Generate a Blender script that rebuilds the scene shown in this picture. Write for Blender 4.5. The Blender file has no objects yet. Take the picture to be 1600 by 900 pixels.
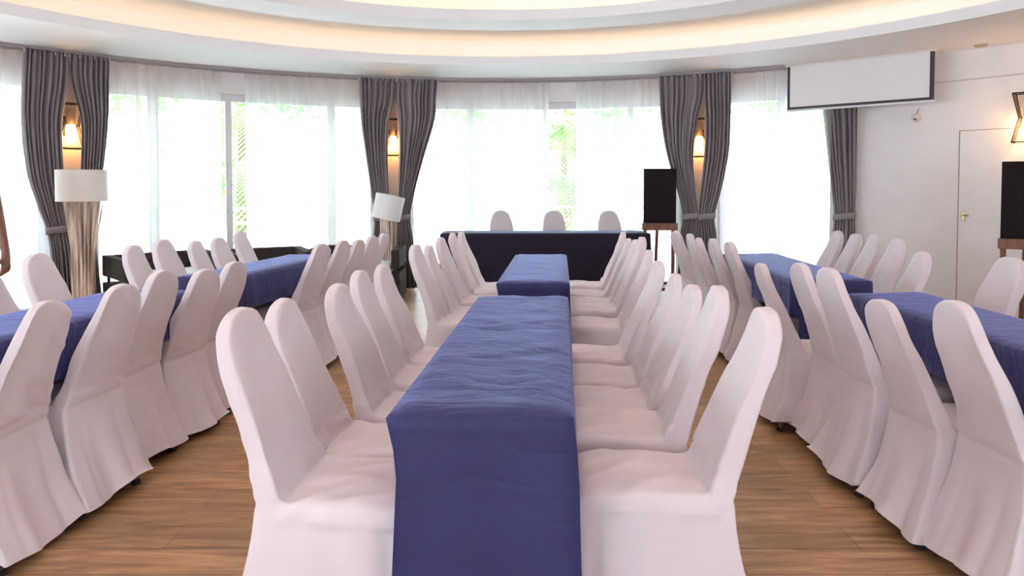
import bpy, bmesh, math, random
from mathutils import Vector, Matrix, noise
random.seed(7)
SC = bpy.context.scene
COL = SC.collection
PI = math.pi

# ---------------------------------------------------------------- camera, world, exposure
EYE = 1.3
F = 1600 * 24 / 36
PITCH = math.radians(2)
PY = 290 + F * math.tan(PITCH)
cam = bpy.data.cameras.new('camera')
cam.lens, cam.sensor_width = 24, 36
cam.shift_y = -(450 - PY) / 1600
cam.clip_start = 0.05
co = bpy.data.objects.new('camera', cam)
COL.objects.link(co)
co.location = (0, 0, EYE)
co.rotation_euler = (PI / 2 - PITCH, 0, 0)
SC.camera = co

SC.view_settings.view_transform = 'Standard'
SC.view_settings.look = 'None'
SC.view_settings.gamma = 1
SC.view_settings.use_curve_mapping = False
SC.view_settings.exposure = 0.3
world = bpy.data.worlds.new('sky')
SC.world = world
world.use_nodes = True
wb = world.node_tree.nodes['Background']
wb.inputs[0].default_value = (0.81, 0.895, 1.0, 1)
wb.inputs[1].default_value = 7.0
SC.cycles.use_denoising = True
SC.cycles.max_bounces = 10
SC.cycles.diffuse_bounces = 5
SC.cycles.transparent_max_bounces = 16
SC.cycles.caustics_reflective = False
SC.cycles.caustics_refractive = False
SC.cycles.sample_clamp_indirect = 6

CEIL = 2.624
AC = (-0.2, 2.67)          # centre of the curved window wall
RC = (-0.1, 3.2)           # centre of the ceiling rings
R_DRAPE, R_SHEER, R_PIER, R_WIN = 5.83, 6.02, 6.12, 6.30
TAB = -math.radians(4.72)  # direction the long tables run


# ---------------------------------------------------------------- helpers
def ray(x, y):
    u, v = (x - 800) / F, -(y - PY) / F
    return u, math.cos(PITCH) + v * math.sin(PITCH), -math.sin(PITCH) + v * math.cos(PITCH)


def at_h(x, y, h):
    d = ray(x, y)
    t = (h - EYE) / d[2]
    return Vector((d[0] * t, d[1] * t, h))


def at_d(x, y, dist):
    d = ray(x, y)
    t = dist / d[1]
    return Vector((d[0] * t, dist, EYE + d[2] * t))


def arc_at(x, y, r):
    """angle on the curved wall and height where the view through (x, y) meets radius r"""
    d = ray(x, y)
    a = d[0] ** 2 + d[1] ** 2
    b = -2 * (d[0] * AC[0] + d[1] * AC[1])
    c = AC[0] ** 2 + AC[1] ** 2 - r * r
    t = (-b + math.sqrt(b * b - 4 * a * c)) / (2 * a)
    return math.atan2(d[0] * t - AC[0], d[1] * t - AC[1]), EYE + d[2] * t


def arc_pt(th, r, z, c=AC):
    return Vector((c[0] + r * math.sin(th), c[1] + r * math.cos(th), z))


def finish(o, m, parent=None, smooth=False):
    if m is not None:
        o.data.materials.append(m)
    if smooth:
        for p in o.data.polygons:
            p.use_smooth = True
    COL.objects.link(o)
    if parent is not None:
        o.parent = parent
    return o


def obj(name, bm, m, parent=None, smooth=False, angle=None):
    me = bpy.data.meshes.new(name)
    bmesh.ops.recalc_face_normals(bm, faces=bm.faces[:])
    bm.to_mesh(me)
    bm.free()
    o = finish(bpy.data.objects.new(name, me), m, parent, smooth)
    if angle:
        me.set_sharp_from_angle(angle=math.radians(angle))
    return o


def tag(o, label=None, cat=None, group=None, kind=None):
    if label: o['label'] = label
    if cat: o['category'] = cat
    if group: o['group'] = group
    if kind: o['kind'] = kind
    return o


def thing(name, label, cat, loc=(0, 0, 0), rz=0, group=None):
    o = bpy.data.objects.new(name, None)
    o.empty_display_size = .1
    COL.objects.link(o)
    o.location = loc
    o.rotation_euler = (0, 0, rz)
    return tag(o, label, cat, group)


def copy_tree(o, parent=None):
    c = o.copy()
    COL.objects.link(c)
    c.parent = parent
    for ch in list(o.children):
        copy_tree(ch, c)
    return c


def box(bm, lo, hi, M=None, bev=0):
    r = bmesh.ops.create_cube(bm, size=1)
    vs = r['verts']
    for v in vs:
        v.co = Vector([lo[i] + (v.co[i] + .5) * (hi[i] - lo[i]) for i in range(3)])
    if bev:
        es = list({e for v in vs for e in v.link_edges})
        rb = bmesh.ops.bevel(bm, geom=es, offset=bev, segments=2, affect='EDGES', profile=.6)
        vs = list({v for f in rb['faces'] for v in f.verts} | {v for v in vs if v.is_valid})
    if M is not None:
        bmesh.ops.transform(bm, matrix=M, verts=vs)
    return vs


def tube(bm, pts, rad, seg=8, cap=True):
    """swept round bar; rad may be a number or one per point"""
    pts = [Vector(p) for p in pts]
    n = len(pts)
    rr = rad if isinstance(rad, (list, tuple)) else [rad] * n
    rings = []
    up = None
    for i, p in enumerate(pts):
        t = (pts[min(i + 1, n - 1)] - pts[max(i - 1, 0)]).normalized()
        if up is None:
            up = Vector((0, 0, 1)) if abs(t.z) < .9 else Vector((1, 0, 0))
        a = t.cross(up).normalized()
        b = a.cross(t).normalized()
        up = b
        rings.append([bm.verts.new(p + (a * math.cos(k * 2 * PI / seg) + b * math.sin(k * 2 * PI / seg)) * rr[i]) for k in range(seg)])
    for i in range(n - 1):
        for k in range(seg):
            bm.faces.new((rings[i][k], rings[i][(k + 1) % seg], rings[i + 1][(k + 1) % seg], rings[i + 1][k]))
    if cap:
        bm.faces.new(rings[0][::-1])
        bm.faces.new(rings[-1])


def lathe(bm, prof, seg=24, M=None):
    rings = []
    for r, z in prof:
        rings.append([bm.verts.new((r * math.cos(k * 2 * PI / seg), r * math.sin(k * 2 * PI / seg), z)) for k in range(seg)])
    for i in range(len(prof) - 1):
        for k in range(seg):
            bm.faces.new((rings[i][k], rings[i][(k + 1) % seg], rings[i + 1][(k + 1) % seg], rings[i + 1][k]))
    if M is not None:
        bmesh.ops.transform(bm, matrix=M, verts=[v for r in rings for v in r])
    return rings


def arc_slab(bm, t0, t1, r0, r1, z0, z1, c=AC, step=math.radians(1.5)):
    """solid piece of a curved wall"""
    n = max(1, int(abs(t1 - t0) / step))
    cols = []
    for i in range(n + 1):
        t = t0 + (t1 - t0) * i / n
        cols.append([bm.verts.new(arc_pt(t, r, z, c)) for r, z in ((r0, z0), (r1, z0), (r1, z1), (r0, z1))])
    for i in range(n):
        for k in range(4):
            bm.faces.new((cols[i][k], cols[i][(k + 1) % 4], cols[i + 1][(k + 1) % 4], cols[i + 1][k]))
    bm.faces.new(cols[0])
    bm.faces.new(cols[-1][::-1])


def rect_on(origin, right, up, x0, x1, z0, z1, d0, d1):
    """corner matrix helper: box in the frame (right, outward normal, up)"""
    nrm = right.cross(up).normalized()
    M = Matrix((right, nrm, up)).transposed().to_4x4()
    M.translation = origin
    return (x0, d0, z0), (x1, d1, z1), M


# ---------------------------------------------------------------- materials
def mat(name, col, rough=.6, metal=0, spec=None, sheen=0, emit=None, estr=0):
    m = bpy.data.materials.new(name)
    m.use_nodes = True
    b = m.node_tree.nodes['Principled BSDF']
    b.inputs['Base Color'].default_value = (*col, 1)
    b.inputs['Roughness'].default_value = rough
    b.inputs['Metallic'].default_value = metal
    if spec is not None: b.inputs['Specular IOR Level'].default_value = spec
    if sheen:
        b.inputs['Sheen Weight'].default_value = sheen
        b.inputs['Sheen Tint'].default_value = (*(min(1, .25 + 3.2 * q) for q in col), 1)
        b.inputs['Sheen Roughness'].default_value = .4
    if emit:
        b.inputs['Emission Color'].default_value = (*emit, 1)
        b.inputs['Emission Strength'].default_value = estr
    return m


def add_noise(m, c1, c2, scale, stretch=(1, 1, 1), bump=0, bscale=None, detail=3, lo=.3, hi=.7, bdist=.01):
    nt = m.node_tree
    N, L = nt.nodes, nt.links
    b = N['Principled BSDF']
    tc = N.new('ShaderNodeTexCoord')
    mp = N.new('ShaderNodeMapping')
    mp.inputs['Scale'].default_value = stretch
    L.new(tc.outputs['Object'], mp.inputs[0])
    nz = N.new('ShaderNodeTexNoise')
    nz.inputs['Scale'].default_value = scale
    nz.inputs['Detail'].default_value = detail
    L.new(mp.outputs[0], nz.inputs['Vector'])
    cr = N.new('ShaderNodeValToRGB')
    cr.color_ramp.elements[0].position, cr.color_ramp.elements[1].position = lo, hi
    cr.color_ramp.elements[0].color, cr.color_ramp.elements[1].color = (*c1, 1), (*c2, 1)
    L.new(nz.outputs[0], cr.inputs[0])
    L.new(cr.outputs[0], b.inputs['Base Color'])
    if bump:
        n2 = N.new('ShaderNodeTexNoise')
        n2.inputs['Scale'].default_value = bscale or scale
        n2.inputs['Detail'].default_value = detail
        L.new(mp.outputs[0], n2.inputs['Vector'])
        bp = N.new('ShaderNodeBump')
        bp.inputs['Strength'].default_value = bump
        bp.inputs['Distance'].default_value = bdist
        L.new(n2.outputs[0], bp.inputs['Height'])
        L.new(bp.outputs[0], b.inputs['Normal'])
    return m


M_wall = add_noise(mat('wall_paint', (.80, .77, .75), .7), (.84, .80, .79), (.87, .83, .82), 5)
M_ceil = add_noise(mat('ceiling_paint', (.86, .85, .86), .75), (.89, .885, .89), (.91, .90, .905), 4)
M_pier = add_noise(mat('pier_paint', (.62, .53, .47), .7), (.60, .51, .45), (.64, .55, .49), 6)
M_trimw = mat('white_frame', (.74, .74, .76), .45)
M_dark = mat('dark_line', (.16, .14, .14), .7)
M_brown_line = mat('door_gap', (.30, .20, .15), .7)
M_black = add_noise(mat('blackboard', (.02, .018, .022), .8, spec=.1), (.014, .010, .012), (.022, .016, .018), 60)
M_wood = add_noise(mat('easel_wood', (.20, .08, .045), .5), (.16, .065, .035), (.26, .11, .06), 8, (6, 6, 1))
M_blackm = mat('black_metal', (.02, .018, .016), .4, .6)
M_leg = mat('chair_leg_metal', (.16, .12, .11), .32, .9)
M_rubber = mat('rubber', (.02, .02, .02), .8)
M_rattan = add_noise(mat('brown_rattan', (.05, .038, .036), .8, spec=.1), (.03, .022, .022), (.085, .065, .06), 50, (1, 1, 2.5), .5, 70)
M_cushion = mat('white_cushion', (.86, .87, .88), .8)
M_skin = add_noise(mat('skin', (.18, .07, .04), .5), (.15, .06, .035), (.21, .085, .05), 20)
M_screen = mat('screen_fabric', (.84, .83, .83), .8)
M_shadewhite = mat('lampshade_linen', (.80, .74, .68), .8)
M_shade2 = mat('lampshade_white', (.86, .86, .84), .8)
M_twig = add_noise(mat('twigs', (.5, .38, .30), .7), (.46, .33, .26), (.93, .79, .68), 14, (1, 1, .15), .3, 40, lo=.35, hi=.62)
M_brass = mat('brass', (.55, .40, .2), .35, .9)
M_bulb = mat('bulb_glow', (1, .8, .5), .4, emit=(1, .62, .25), estr=14)
M_glow = mat('cove_light', (1, .8, .5), .4, emit=(1.0, .72, .42), estr=2.0)
M_pot = mat('terrace_stone', (.84, .84, .85), .8)


def fabric(name, c1, c2, bump=.25, weave=380, scale=9, rough=.85, sheen=.25, stretch=(1, 1, 1), crease=0, creasescale=7):
    """woven cloth: soft tone mottle, fine weave bump, broad creases"""
    m = mat(name, c1, rough, sheen=sheen, spec=.25)
    nt = m.node_tree
    N, L = nt.nodes, nt.links
    b = N['Principled BSDF']
    tc = N.new('ShaderNodeTexCoord')
    mp = N.new('ShaderNodeMapping')
    mp.inputs['Scale'].default_value = stretch
    L.new(tc.outputs['Object'], mp.inputs[0])
    nz = N.new('ShaderNodeTexNoise')
    nz.inputs['Scale'].default_value = scale
    nz.inputs['Detail'].default_value = 4
    L.new(mp.outputs[0], nz.inputs['Vector'])
    mx = N.new('ShaderNodeMix')
    mx.data_type = 'RGBA'
    mx.inputs[6].default_value, mx.inputs[7].default_value = (*c1, 1), (*c2, 1)
    L.new(nz.outputs[0], mx.inputs[0])
    L.new(mx.outputs[2], b.inputs['Base Color'])
    n2 = N.new('ShaderNodeTexNoise')
    n2.inputs['Scale'].default_value = weave
    n2.inputs['Detail'].default_value = 1
    L.new(tc.outputs['Object'], n2.inputs['Vector'])
    bp = N.new('ShaderNodeBump')
    bp.inputs['Strength'].default_value = bump
    bp.inputs['Distance'].default_value = .002
    L.new(n2.outputs[0], bp.inputs['Height'])
    last = bp
    if crease:
        n3 = N.new('ShaderNodeTexNoise')
        n3.inputs['Scale'].default_value = creasescale
        n3.inputs['Detail'].default_value = 3
        n3.inputs['Distortion'].default_value = .6
        L.new(mp.outputs[0], n3.inputs['Vector'])
        sb = N.new('ShaderNodeMath'); sb.operation = 'SUBTRACT'; sb.inputs[1].default_value = .5
        ab = N.new('ShaderNodeMath'); ab.operation = 'ABSOLUTE'
        pw = N.new('ShaderNodeMath'); pw.operation = 'POWER'; pw.inputs[1].default_value = .5
        L.new(n3.outputs[0], sb.inputs[0]); L.new(sb.outputs[0], ab.inputs[0]); L.new(ab.outputs[0], pw.inputs[0])
        b2 = N.new('ShaderNodeBump')
        b2.inputs['Strength'].default_value = crease
        b2.inputs['Distance'].default_value = .012
        L.new(pw.outputs[0], b2.inputs['Height'])
        L.new(bp.outputs[0], b2.inputs['Normal'])
        last = b2
    L.new(last.outputs[0], b.inputs['Normal'])
    return m


M_cover = fabric('chair_cover_cloth', (.645, .565, .60), (.735, .66, .695), scale=6, crease=.10, creasescale=5)
M_navy = fabric('navy_cloth', (.024, .022, .088), (.036, .038, .132), scale=8, crease=.45, creasescale=6, stretch=(.6, 1.6, 1), sheen=.6, rough=.55)
M_navy.node_tree.nodes['Principled BSDF'].inputs['Sheen Tint'].default_value = (.33, .40, .95, 1)
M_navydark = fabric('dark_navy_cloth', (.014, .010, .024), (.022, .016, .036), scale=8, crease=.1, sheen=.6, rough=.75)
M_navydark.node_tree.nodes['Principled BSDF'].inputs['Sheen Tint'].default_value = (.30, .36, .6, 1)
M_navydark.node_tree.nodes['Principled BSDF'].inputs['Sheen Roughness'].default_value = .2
M_drape = fabric('grey_drape_cloth', (.23, .20, .215), (.32, .28, .295), scale=60, stretch=(1, 1, .6), sheen=.2)


def sheer_mat():
    m = bpy.data.materials.new('sheer_voile')
    m.use_nodes = True
    N, L = m.node_tree.nodes, m.node_tree.links
    N.remove(N['Principled BSDF'])
    out = N['Material Output']
    tr, tl, df = N.new('ShaderNodeBsdfTransparent'), N.new('ShaderNodeBsdfTranslucent'), N.new('ShaderNodeBsdfDiffuse')
    tr.inputs[0].default_value = (.97, .97, .97, 1)
    tl.inputs[0].default_value = (.93, .93, .93, 1)
    df.inputs[0].default_value = (.86, .82, .80, 1)
    a, b = N.new('ShaderNodeMixShader'), N.new('ShaderNodeMixShader')
    a.inputs[0].default_value = .25
    b.inputs[0].default_value = .45
    L.new(tl.outputs[0], a.inputs[1]); L.new(df.outputs[0], a.inputs[2])
    L.new(tr.outputs[0], b.inputs[1]); L.new(a.outputs[0], b.inputs[2])
    L.new(b.outputs[0], out.inputs[0])
    return m


def glass_mat():
    m = bpy.data.materials.new('window_glass')
    m.use_nodes = True
    N, L = m.node_tree.nodes, m.node_tree.links
    N.remove(N['Principled BSDF'])
    out = N['Material Output']
    tr, gl = N.new('ShaderNodeBsdfTransparent'), N.new('ShaderNodeBsdfGlossy')
    tr.inputs[0].default_value = (.96, .985, .975, 1)
    gl.inputs['Roughness'].default_value = .02
    a, fr = N.new('ShaderNodeMixShader'), N.new('ShaderNodeFresnel')
    fr.inputs[0].default_value = 1.3
    L.new(fr.outputs[0], a.inputs[0]); L.new(tr.outputs[0], a.inputs[1]); L.new(gl.outputs[0], a.inputs[2])
    L.new(a.outputs[0], out.inputs[0])
    return m


M_sheer, M_glass = sheer_mat(), glass_mat()


def floor_mat():
    m = mat('wood_floor', (.4, .2, .1), .38)
    N, L = m.node_tree.nodes, m.node_tree.links
    b = N['Principled BSDF']
    tc = N.new('ShaderNodeTexCoord')
    br = N.new('ShaderNodeTexBrick')
    br.offset = .37
    br.inputs['Scale'].default_value = 1
    br.inputs['Brick Width'].default_value = 1.25
    br.inputs['Row Height'].default_value = .16
    br.inputs['Mortar Size'].default_value = .0012
    br.inputs['Color1'].default_value = (.0, .0, .0, 1)
    br.inputs['Color2'].default_value = (1, 1, 1, 1)
    br.inputs['Mortar'].default_value = (.5, .5, .5, 1)
    L.new(tc.outputs['Object'], br.inputs['Vector'])
    mp = N.new('ShaderNodeMapping')
    mp.inputs['Scale'].default_value = (1.2, 11, 1)
    L.new(tc.outputs['Object'], mp.inputs[0])
    nz = N.new('ShaderNodeTexNoise')
    nz.inputs['Scale'].default_value = 2.6
    nz.inputs['Detail'].default_value = 7
    nz.inputs['Roughness'].default_value = .62
    nz.inputs['Distortion'].default_value = .6
    L.new(mp.outputs[0], nz.inputs['Vector'])
    cr = N.new('ShaderNodeValToRGB')
    e = cr.color_ramp.elements
    e[0].position, e[1].position = .30, .72
    e[0].color, e[1].color = (.23, .120, .056, 1), (.56, .335, .175, 1)
    k = e.new(.5)
    k.color = (.39, .22, .108, 1)
    L.new(nz.outputs[0], cr.inputs[0])
    mx = N.new('ShaderNodeMix')
    mx.data_type = 'RGBA'
    mx.blend_type = 'OVERLAY'
    mx.inputs[0].default_value = .16
    L.new(cr.outputs[0], mx.inputs[6])
    L.new(br.outputs['Color'], mx.inputs[7])
    m2 = N.new('ShaderNodeMix')
    m2.data_type = 'RGBA'
    m2.inputs[7].default_value = (.10, .05, .03, 1)
    L.new(br.outputs['Fac'], m2.inputs[0])
    L.new(mx.outputs[2], m2.inputs[6])
    L.new(m2.outputs[2], b.inputs['Base Color'])
    bp = N.new('ShaderNodeBump')
    bp.inputs['Strength'].default_value = .12
    bp.inputs['Distance'].default_value = .004
    L.new(nz.outputs[0], bp.inputs['Height'])
    L.new(bp.outputs[0], b.inputs['Normal'])
    return m


# ---------------------------------------------------------------- room shell
TH_R = math.atan2(3.79 - AC[0], 7.49 - AC[1])
TH_L = -math.radians(120)
outline = [arc_pt(TH_R + (TH_L - TH_R) * i / 96, 6.42, 0) for i in range(97)]
P_corner = Vector((3.79, 7.49, 0)) 
R_dir = Vector((.645, -.764, 0)).normalized()
P_r0 = P_corner
P_r1 = P_corner + R_dir * ((7.2 - P_corner.x) / R_dir.x)
outline[0] = P_corner + Vector((.05, .10, 0))
outline = [Vector((p.x, p.y, 0)) for p in outline]
x_l = outline[-1].x
outline += [Vector((x_l, -3, 0)), Vector((7.25, -3, 0)), Vector((7.25, P_r1.y, 0))]

bm = bmesh.new()
bm.faces.new([bm.verts.new(p) for p in outline])
tag(obj('floor', bm, floor_mat()), kind='structure')


def outline_hit(c, a):
    d = Vector((math.sin(a), math.cos(a), 0))
    best = 20
    for i in range(len(outline)):
        p, q = outline[i], outline[(i + 1) % len(outline)]
        e = q - p
        den = d.x * e.y - d.y * e.x
        if abs(den) < 1e-9: continue
        w = p - Vector((c[0], c[1], 0))
        t = (w.x * e.y - w.y * e.x) / den
        s = (w.x * d.y - w.y * d.x) / den
        if t > 0 and -1e-6 <= s <= 1 + 1e-6: best = min(best, t)
    return best


def ring_profile(bm, prof, c=RC, n=160, outer=None):
    rows = []
    for i in range(n):
        a = 2 * PI * i / n
        row = []
        for r, z in prof:
            rr = outline_hit(c, a) if r is None else r
            row.append(bm.verts.new(arc_pt(a, rr, z, c)))
        rows.append(row)
    for i in range(n):
        for k in range(len(prof) - 1):
            bm.faces.new((rows[i][k], rows[i][k + 1], rows[(i + 1) % n][k + 1], rows[(i + 1) % n][k]))


bm = bmesh.new()
ring_profile(bm, [(None, CEIL), (4.37, CEIL), (4.37, CEIL + .095), (4.41, CEIL + .095), (4.41, CEIL + .05), (4.72, CEIL + .05),
                  (4.72, CEIL + .30), (4.66, CEIL + .325), (3.62, CEIL + .325), (3.62, 2.835), (3.19, 2.835), (3.19, 2.93), (3.22, 2.93), (3.22, 2.89),
                  (3.45, 2.89), (3.45, 3.10), (.01, 3.10)])
o = obj('ceiling', bm, M_ceil)
tag(o, kind='structure')

bm = bmesh.new()
lathe(bm, [(4.52, CEIL + .055), (4.58, CEIL + .055), (4.58, CEIL + .075), (4.52, CEIL + .075), (4.52, CEIL + .055)], 120, Matrix.Translation((RC[0], RC[1], 0)))
tag(obj('cove_strip_light', bm, M_glow), 'warm glowing light strip hidden behind the outer ceiling ring', 'cove light')
bm = bmesh.new()
lathe(bm, [(3.30, 2.90), (3.35, 2.90), (3.35, 2.92), (3.30, 2.92), (3.30, 2.90)], 120, Matrix.Translation((RC[0], RC[1], 0)))
tag(obj('cove_strip_light', bm, M_glow), 'warm light strip hidden behind the inner ceiling ring', 'cove light')

# downlights added above the view to warm the seat tops
for k in range(9):
    a = k * 2 * PI / 8
    r = 2.2 if k < 8 else 0
    c = arc_pt(a, r, 3.10, RC)
    t = thing('added_downlight', 'added round downlight, unseen, in the raised centre of the ceiling', 'added light', c, 0, 'added downlights in the ceiling centre')
    bm = bmesh.new()
    lathe(bm, [(.045, -.004), (.07, -.004), (.072, 0), (.045, .0)], 24)
    obj('rim', bm, M_trimw, t, True)
    bm = bmesh.new()
    lathe(bm, [(.0005, -.003), (.045, -.003)], 24)
    obj('lens', bm, mat('added_lens', (1, 1, 1), emit=(1, .74, .5), estr=12), t)
    ld = bpy.data.lights.new('downlight', 'SPOT')  # added warm spot pointing down at the seats
    ld.energy, ld.color, ld.spot_size, ld.spot_blend, ld.shadow_soft_size = 24, (1, .68, .52), math.radians(105), .8, .08
    lo = bpy.data.objects.new('downlight', ld)
    COL.objects.link(lo)
    lo.parent = t
    lo.location = (0, 0, -.03)

# curved wall above the windows and the piers between them
bm = bmesh.new()
arc_slab(bm, TH_L, TH_R, 6.18, 6.42, 2.37, CEIL)
tag(obj('wall_back', bm, M_wall), kind='structure')
pier_x = [(110, 240, .20), (613, 240, .20), (1092, 240, .22)]
piers = [arc_at(x, y, R_PIER)[0] for x, y, w in pier_x]
for i, (x, y, w) in enumerate(pier_x):
    bm = bmesh.new()
    dt = w / R_PIER
    arc_slab(bm, piers[i] - dt, piers[i] + dt, R_PIER, 6.42, 0, CEIL)
    tag(obj('wall_pier', bm, M_pier), kind='structure')
bm = bmesh.new()
th_e = arc_at(1302, 300, R_PIER)[0]
arc_slab(bm, th_e, TH_R + .012, R_PIER + .12, 6.42, 0, CEIL)
tag(obj('wall_corner', bm, M_wall), kind='structure')


def window(n, t0, t1, mull, rails=()):
    bm = bmesh.new()
    arc_slab(bm, t0, t1, R_WIN - .04, R_WIN + .04, 0, .07)
    arc_slab(bm, t0, t1, R_WIN - .04, R_WIN + .04, 2.29, 2.37)
    for t, w in [(t0 + .006, .03), (t1 - .006, .03)] + mull:
        arc_slab(bm, t - w / R_WIN, t + w / R_WIN, R_WIN - .035, R_WIN + .035, .07, 2.29)
    f = tag(obj('window_%d' % n, bm, M_trimw), kind='structure')
    bm = bmesh.new()
    arc_slab(bm, t0 + .008, t1 - .008, R_WIN - .004, R_WIN + .004, .07, 2.29)
    obj('pane', bm, M_glass, f)


def mt(x, w): return (arc_at(x, 240, R_WIN)[0], w)
pw = [p[2] / R_PIER for p in pier_x]
window(1, -math.radians(112), piers[0] - pw[0], [(-math.radians(100), .03), (-math.radians(88), .03), (-math.radians(76), .03), (-math.radians(64), .03)])
window(2, piers[0] + pw[0], piers[1] - pw[1], [mt(239, .055), mt(357, .035), mt(518, .05)])
window(3, piers[1] + pw[1], piers[2] - pw[2], [mt(735, .04), mt(852, .025), mt(985, .04)])
window(4, piers[2] + pw[2], th_e, [mt(1222, .04)])

# right wall: slanting part, then straight back
rz_r = math.atan2(R_dir.y, R_dir.x)
M_R = Matrix.Translation(P_corner) @ Matrix.Rotation(rz_r, 4, 'Z')      # local x along the wall, local +y out of the room
L_R = (P_r1 - P_corner).length
bm = bmesh.new()
box(bm, (-.02, 0, 0), (L_R, .15, CEIL), M_R)
w_r = tag(obj('wall_right', bm, M_wall), kind='structure')
bm = bmesh.new()
box(bm, (7.2, -3, 0), (7.35, P_r1.y, CEIL))
tag(obj('wall_right_side', bm, M_wall), kind='structure')
bm = bmesh.new()
box(bm, (x_l - .12, -3, 0), (x_l, outline[96].y + .1, CEIL))
tag(obj('wall_left', bm, M_wall), kind='structure')
bm = bmesh.new()
for lo, hi in (((x_l, -3.12, 0), (-5.0, -3, CEIL)), ((6.6, -3.12, 0), (7.2, -3, CEIL)), ((-5.0, -3.12, 2.45), (6.6, -3, CEIL)), ((-5.0, -3.12, 0), (6.6, -3, .12)), ((-5.0, -3.12, .12), (-3.5, -3, 2.45)), ((-.8, -3.12, .12), (2.3, -3, 2.45)), ((5.0, -3.12, .12), (6.6, -3, 2.45))):
    box(bm, lo, hi)
tag(obj('wall_rear', bm, M_wall), kind='structure')
bm = bmesh.new()
for x in (-3.47, -2.15, -.83, 2.33, 3.65, 4.97):
    box(bm, (x - .03, -3.09, .12), (x + .03, -3.03, 2.45))
for x in (-3.5, 2.3):
    box(bm, (x, -3.09, .12), (x + 2.7, -3.03, .18)); box(bm, (x, -3.09, 2.39), (x + 2.7, -3.03, 2.45))
tag(obj('window_5', bm, M_trimw), kind='structure')


def on_wall(x, y):
    """point of the slanting right wall seen through (x, y): distance along it and height"""
    d = ray(x, y)
    # solve d*t = P + s*R_dir
    den = d[0] * R_dir.y - d[1] * R_dir.x
    t = (P_corner.x * R_dir.y - P_corner.y * R_dir.x) / den
    p = Vector((d[0] * t, d[1] * t, 0)) - P_corner
    return p.dot(R_dir), EYE + d[2] * t


# flush door in the right wall
s0, z_top = on_wall(1500, 205)
s0 = on_wall(1498, 330)[0]
s1 = s0 + .86
bm = bmesh.new()
box(bm, (s0, -.010, .02), (s1, .0, z_top), M_R, .002)
dr = tag(obj('door_1', bm, M_wall), kind='structure')
bm = bmesh.new()
for lo, hi in (((s0 - .008, -.006, 0), (s0, 0, z_top + .008)), ((s1, -.006, 0), (s1 + .011, 0, z_top + .008)), ((s0 - .008, -.006, z_top), (s1 + .011, 0, z_top + .006)), ((s0, -.013, .02), (s1, -.009, .045))):
    box(bm, lo, hi, M_R)
obj('door_gap', bm, M_brown_line, dr)
hs, hz = on_wall(1506, 338)
bm = bmesh.new()
box(bm, (hs - .012, -.020, hz - .045), (hs + .012, -.009, hz + .045), M_R, .003)
tube(bm, [M_R @ Vector((hs, -.02, hz + .01)), M_R @ Vector((hs, -.045, hz + .01)), M_R @ Vector((hs + .05, -.045, hz + .01))], .006, 8)
obj('door_handle', bm, M_brass, dr)
bm = bmesh.new()
sa, za = on_wall(1463, 129)
box(bm, (.35, -.004, za - .006), (L_R, .0, za), M_R)
tag(obj('trim_1', bm, M_dark), kind='structure')
M_dark.node_tree.nodes['Principled BSDF'].inputs['Base Color'].default_value = (.42, .38, .38, 1)
bm = bmesh.new()
box(bm, (.0, -.012, 0), (s0 - .02, .0, .07), M_R); box(bm, (s1 + .02, -.012, 0), (L_R, 0, .07), M_R)
tag(obj('baseboard_right', bm, M_trimw), kind='structure')

# curtain track along the ceiling
bm = bmesh.new()
t_end = arc_at(1232, 108, R_SHEER)[0]
arc_slab(bm, -math.radians(70), t_end, R_DRAPE - .02, R_DRAPE + .02, CEIL - .026, CEIL - .002)
arc_slab(bm, -math.radians(70), t_end, R_SHEER - .015, R_SHEER + .015, CEIL - .024, CEIL - .002)
tag(obj('curtain_track', bm, mat('track_metal', (.34, .31, .32), .5)), 'long thin grey curtain track curving along the ceiling edge', 'curtain track')

# ---------------------------------------------------------------- outside
bm = bmesh.new()
ring_profile_pts = []
for i in range(97):
    th = TH_R + .9 + (TH_L - TH_R - 1.6) * i / 96
    ring_profile_pts.append((arc_pt(th, 6.44, -.02), arc_pt(th, 30, -.02)))
vs = [(bm.verts.new(a), bm.verts.new(b)) for a, b in ring_profile_pts]
for i in range(96):
    bm.faces.new((vs[i][0], vs[i][1], vs[i + 1][1], vs[i + 1][0]))
tag(obj('ground_terrace', bm, M_pot), kind='structure')
bm = bmesh.new()
for z in (.78, .98):
    n = 60
    tube(bm, [arc_pt(-1.5 + 2.4 * i / n, 7.7, z) for i in range(n + 1)], .022, 6)
for i in range(31):
    p = arc_pt(-1.5 + 2.4 * i / 30, 7.7, 0)
    tube(bm, [p + Vector((0, 0, -.02)), p + Vector((0, 0, .98))], .02, 6)
tag(obj('terrace_railing', bm, M_trimw), 'white terrace railing outside beyond the sheer curtains', 'railing')

M_leaf = add_noise(mat('leaf', (.2, .5, .1), .5), (.10, .32, .05), (.36, .60, .16), 1.2)
M_leaf2 = add_noise(mat('palm_leaf', (.2, .5, .1), .5), (.10, .30, .06), (.42, .66, .22), 2.0)
M_trunk = mat('palm_trunk', (.25, .18, .12), .8)


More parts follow.
